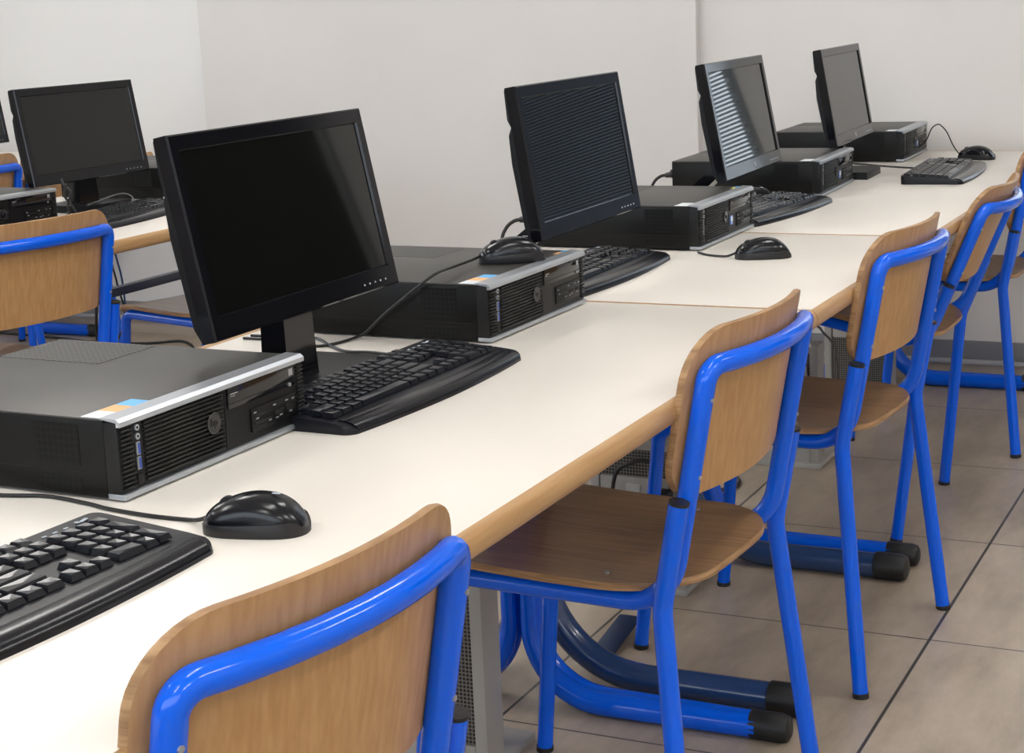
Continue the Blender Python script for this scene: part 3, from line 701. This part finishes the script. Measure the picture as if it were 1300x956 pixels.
# ------------------------------------------------------------------ cables
wire(mice[0], 'cable', [(-.975, 1.290, .712), (-.99, 1.296, .706), (-1.01, 1.302, .7025), (-1.054, 1.301, .7025), (-1.109, 1.307, .7025), (-1.146, 1.316, .7025), (-1.205, 1.324, .7025), (-1.257, 1.311, .7025), (-1.42, 1.28, .7025), (-1.515, 1.27, .7025)])
wire(mice[1], 'cable', [(-1.212, 2.357, .80), (-1.216, 2.33, .797), (-1.204, 2.25, .800), (-1.19, 2.165, .803), (-1.218, 2.158, .783), (-1.246, 2.158, .763), (-1.282, 2.158, .736), (-1.31, 2.16, .712), (-1.326, 2.158, .7035), (-1.335, 2.109, .7025), (-1.356, 2.085, .7025), (-1.42, 2.108, .7025), (-1.50, 2.11, .7025)])
wire(mice[2], 'cable', [(-1.012, 3.008, .712), (-1.03, 3.01, .705), (-1.052, 3.022, .7025), (-1.077, 3.033, .7025), (-1.105, 3.058, .7025)])
wire(mice[3], 'cable', [(-1.276, 3.880, .712), (-1.30, 3.9, .7025), (-1.36, 3.92, .7025), (-1.5, 3.9, .7025)])
wire(mice[4], 'cable', [(-.975, 4.872, .712), (-.983, 4.89, .715), (-1.001, 4.9, .738), (-1.017, 4.9, .772), (-1.034, 4.9, .792), (-1.046, 4.9, .795), (-1.061, 4.9, .783), (-1.075, 4.9, .752), (-1.09, 4.9, .735), (-1.112, 4.9, .73)], .0018)
wire(kbs[1], 'cable', [(-1.165, 2.045, .708), (-1.207, 2.06, .7025), (-1.25, 2.065, .7025), (-1.287, 2.062, .7025), (-1.332, 2.091, .7025), (-1.398, 2.141, .7025), (-1.50, 2.13, .7025)])
wire(kbs[4], 'cable', [(-1.0, 4.58, .708), (-1.018, 4.596, .7025), (-1.068, 4.614, .7025), (-1.142, 4.653, .7025), (-1.246, 4.72, .7025), (-1.40, 4.76, .7025)])
wire(kbs[0], 'cable', [(-1.085, .99, .71), (-1.13, .99, .7025), (-1.25, 1.05, .7025), (-1.40, 1.2, .7025), (-1.50, 1.26, .7025)])
def power_cord(label, x, y, floor_pts):
    t = thing('power_cable', label, 'cable', (x, y, TZ+.05), 0, 'computer power cords')
    MB().tube([(0, 0, 0), (-.018, 0, 0), (-.019, 0, -.002), (-.034, 0, -.004)], [.011, .011, .008, .006], 12).build('plug', M['black_cap'], t)
    MB().tube(spline([(-.03, 0, -.003), (-.045, -.008, -.006), (-.058, -.02, -.02), (-.064, -.03, -.05)] + floor_pts, 8), .0038, 10).build('cord', M['cable'], t)
    return t
power_cord('thick black power cord dropping behind the computer with the yellow corner sticker', -1.492, 3.15, [(-.066, -.035, -.15), (-.066, -.03, -.40), (-.05, -.02, -.73), (.02, .03, -.744), (.12, .05, -.744)])
power_cord('thick black power cord behind the computer beside the far blind-mirroring monitor', -1.492, 3.995, [(-.066, -.035, -.15), (-.066, -.03, -.40), (-.05, -.02, -.73), (.02, .03, -.744), (.12, .05, -.744)])
def hanging(label, mat, pts, r=.003):
    o = MB().tube(spline(pts, 8), r, 8).build('hanging_cable', mat); return tag(o, label, 'cable', 'cables behind the middle row desk')
hanging('blue network cable hanging behind the middle row desk', M['cable_blue'], [(-3.30, 3.98, .66), (-3.30, 4.02, .50), (-3.31, 4.055, .40), (-3.32, 4.07, .25), (-3.34, 4.10, .08), (-3.36, 4.16, .004), (-3.5, 4.2, .004)])
hanging('thinner black cable crossing the blue cable behind the middle row desk', M['cable'], [(-3.29, 4.01, .66), (-3.30, 4.00, .50), (-3.31, 4.03, .40), (-3.33, 4.07, .28), (-3.40, 4.02, .12), (-3.48, 3.95, .004), (-3.62, 3.9, .004)])
hanging('black cable running slanted to the floor between blue chair legs', M['cable'], [(-3.29, 3.93, .60), (-3.30, 3.92, .40), (-3.33, 3.94, .25), (-3.36, 4.0, .10), (-3.38, 4.04, .004), (-3.36, 4.12, .004)], .0042)
o = MB().tube(spline([(-4.7, 4.98, .005), (-4.42, 4.96, .005), (-4.15, 4.92, .005), (-3.96, 4.95, .005), (-3.86, 5.02, .005), (-3.78, 4.98, .005), (-3.70, 4.90, .005)], 8), .005, 8).build('floor_cable', M['cable']); tag(o, 'black cable wandering over the floor tiles by the left skirting', 'cable')
# ------------------------------------------------------------------ service posts with sockets, under the desks
def post(label, y, kind):
    t = thing('power_post', label, 'socket post', (-1.255, y, 0), 0, 'grey socket posts under the front desks')
    w, d, h = .20, .060, .318; q = .022
    f = MB()
    for (a, b_) in ((-w/2, -w/2+q), (w/2-q, w/2)): f.b2(a, b_, 0, d, 0.012, h, .004)
    f.b2(-w/2+q, w/2-q, 0, d, h-q, h, .003); f.b2(-w/2+q, w/2-q, 0, d, .012, .05, .003)
    f.build('post_frame', M['box_grey'], t)
    MB().b2(-w/2+q, w/2-q, .005, d-.005, .05, h-q).build('perforated_panel', M['box_perf'], t, smooth=0)
    MB().b2(-w/2-.006, w/2+.006, -.008, d+.10, 0, .014, .003).build('floor_base', M['box_grey'], t)
    for x in (-w/2+q+.008, w/2-q-.008): MB().cyl((x, .005, h-q-.009), (x, .002, h-q-.009), .0028, 8).build('screw', M['black_cap'], t)
    if kind:
        z0 = .155 if kind == 1 else .18
        pl = MB().b2(-w/2+q+.004, w/2-q-.006, -.004, .006, z0, z0+.085, .006 if kind == 2 else .002).build('socket_plate', M['box_grey'] if kind == 1 else M['socket'], t)
        sk = MB().b2(-.018, .014, -.008, -.003, z0+.012, z0+.072, .002).build('socket', M['socket'], pl)
        g = MB()
        for dz in (-.012, 0, .012): g.cyl((-.002, -.0085, z0+.042+dz), (-.002, -.0078, z0+.042+dz), .0022, 8)
        g.build('socket_holes', M['deep'], sk)
    return t
post('grey perforated post under the desk between the two nearest chairs', 2.19, 0)
p2 = post('grey post with a black plug in its socket, behind the fully visible seat', 3.07, 1)
post('grey post with a pale socket plate, behind the third chair', 4.05, 2)
post('grey post farthest along the front desks, close to the end wall', 4.82, 2)
t = thing('plug_cable', 'black cable arching up to a chunky plug in the grey post', 'cable', (-1.205, 3.062, .20))
MB().box((0.018, -.022, 0), (.038, .04, .052), .006).build('plug', M['black_cap'], t)
MB().tube(spline([(.016, -.022, .02), (.012, -.024, .065), (-.012, -.026, .086), (-.045, -.026, .078), (-.078, -.024, .052), (-.09, -.022, -.02), (-.10, -.02, -.12), (-.12, -.02, -.192), (-.2, .0, -.195)], 8), .0042, 10).build('cord', M['cable'], t)
o = MB().tube(spline([(-1.45, 3.99, .006), (-1.375, 3.953, .006), (-1.325, 3.905, .006), (-1.301, 3.857, .006), (-1.303, 3.807, .006), (-1.34, 3.77, .006), (-1.44, 3.74, .006), (-1.55, 3.74, .006)], 8), .0055, 10).build('floor_cable', M['cable']); tag(o, 'thick black cable looping on the floor right of a blue desk leg', 'cable')
o = MB().tube(spline([(-1.24, 4.2, .66), (-1.21, 4.2, .38), (-1.188, 4.2, .328), (-1.163, 4.2, .301), (-1.149, 4.2, .268), (-1.142, 4.2, .15), (-1.15, 4.2, .017)], 8), .003, 8).build('hanging_cable', M['cable_grey']); tag(o, 'thin grey cable curving down beside the third socket post', 'cable')
for i_, pp in enumerate(([(-2.90, 3.35, .80), (-2.893, 3.35, .785), (-2.873, 3.35, .765), (-2.885, 3.35, .735), (-2.90, 3.37, .7035), (-2.95, 3.42, .7035)], [(-2.86, 3.32, .79), (-2.885, 3.34, .758), (-2.875, 3.35, .735), (-2.87, 3.37, .7035), (-2.92, 3.45, .7035)])):
    wire(m0, 'cable', pp, .003)
wire(kbs[5], 'cable', [(-2.79, 3.46, .71), (-2.80, 3.50, .735), (-2.84, 3.50, .745), (-2.90, 3.47, .725), (-2.96, 3.45, .7025)], .0018, M['cable_grey'])
# ------------------------------------------------------------------ camera, world, view
f_px, pitch, yaw, roll, hc = 2161.2, .1970, .4590, -.0430, 1.190
import mathutils
F = Vector((-sin(yaw)*cos(pitch), cos(yaw)*cos(pitch), -sin(pitch))); Rr = Vector((cos(yaw), sin(yaw), 0)); Uu = Rr.cross(F)
R2 = Rr*cos(roll)+Uu*sin(roll); U2 = -Rr*sin(roll)+Uu*cos(roll)
cam = bpy.data.objects.new('camera', bpy.data.cameras.new('camera')); C.objects.link(cam)
cam.matrix_world = Matrix(((R2.x, U2.x, -F.x, 0), (R2.y, U2.y, -F.y, 0), (R2.z, U2.z, -F.z, hc), (0, 0, 0, 1)))
cam.data.sensor_width = 36; cam.data.lens = 36*f_px/1300; cam.data.shift_y = -45/1300; cam.data.clip_start = .05
sc = bpy.context.scene; sc.camera = cam
wd = bpy.data.worlds.new('world'); sc.world = wd; wd.use_nodes = True
bg = wd.node_tree.nodes['Background']; bg.inputs[0].default_value = (.80, .90, 1, 1); bg.inputs[1].default_value = 4.0
for nm, loc, rot, sx, sy in (('daylight_portal_2', ((FW[0]+FW[1])/2, Y0-.02, (FW[2]+FW[3])/2), (pi/2, 0, 0), FW[1]-FW[0], FW[3]-FW[2]), ('daylight_portal_1', (X0-.02, (LW[0]+LW[1])/2, (LW[2]+LW[3])/2), (0, -pi/2, 0), LW[3]-LW[2], LW[1]-LW[0]),):
    l = bpy.data.lights.new(nm, 'AREA'); l.shape = 'RECTANGLE'; l.size = sx; l.size_y = sy; l.cycles.is_portal = True
    lo = bpy.data.objects.new(nm, l); C.objects.link(lo); lo.location = loc; lo.rotation_euler = rot
sc.view_settings.view_transform = 'Standard'; sc.view_settings.look = 'None'; sc.view_settings.gamma = 1; sc.view_settings.exposure = .06
sc.view_settings.use_curve_mapping = False
sc.cycles.use_denoising = True
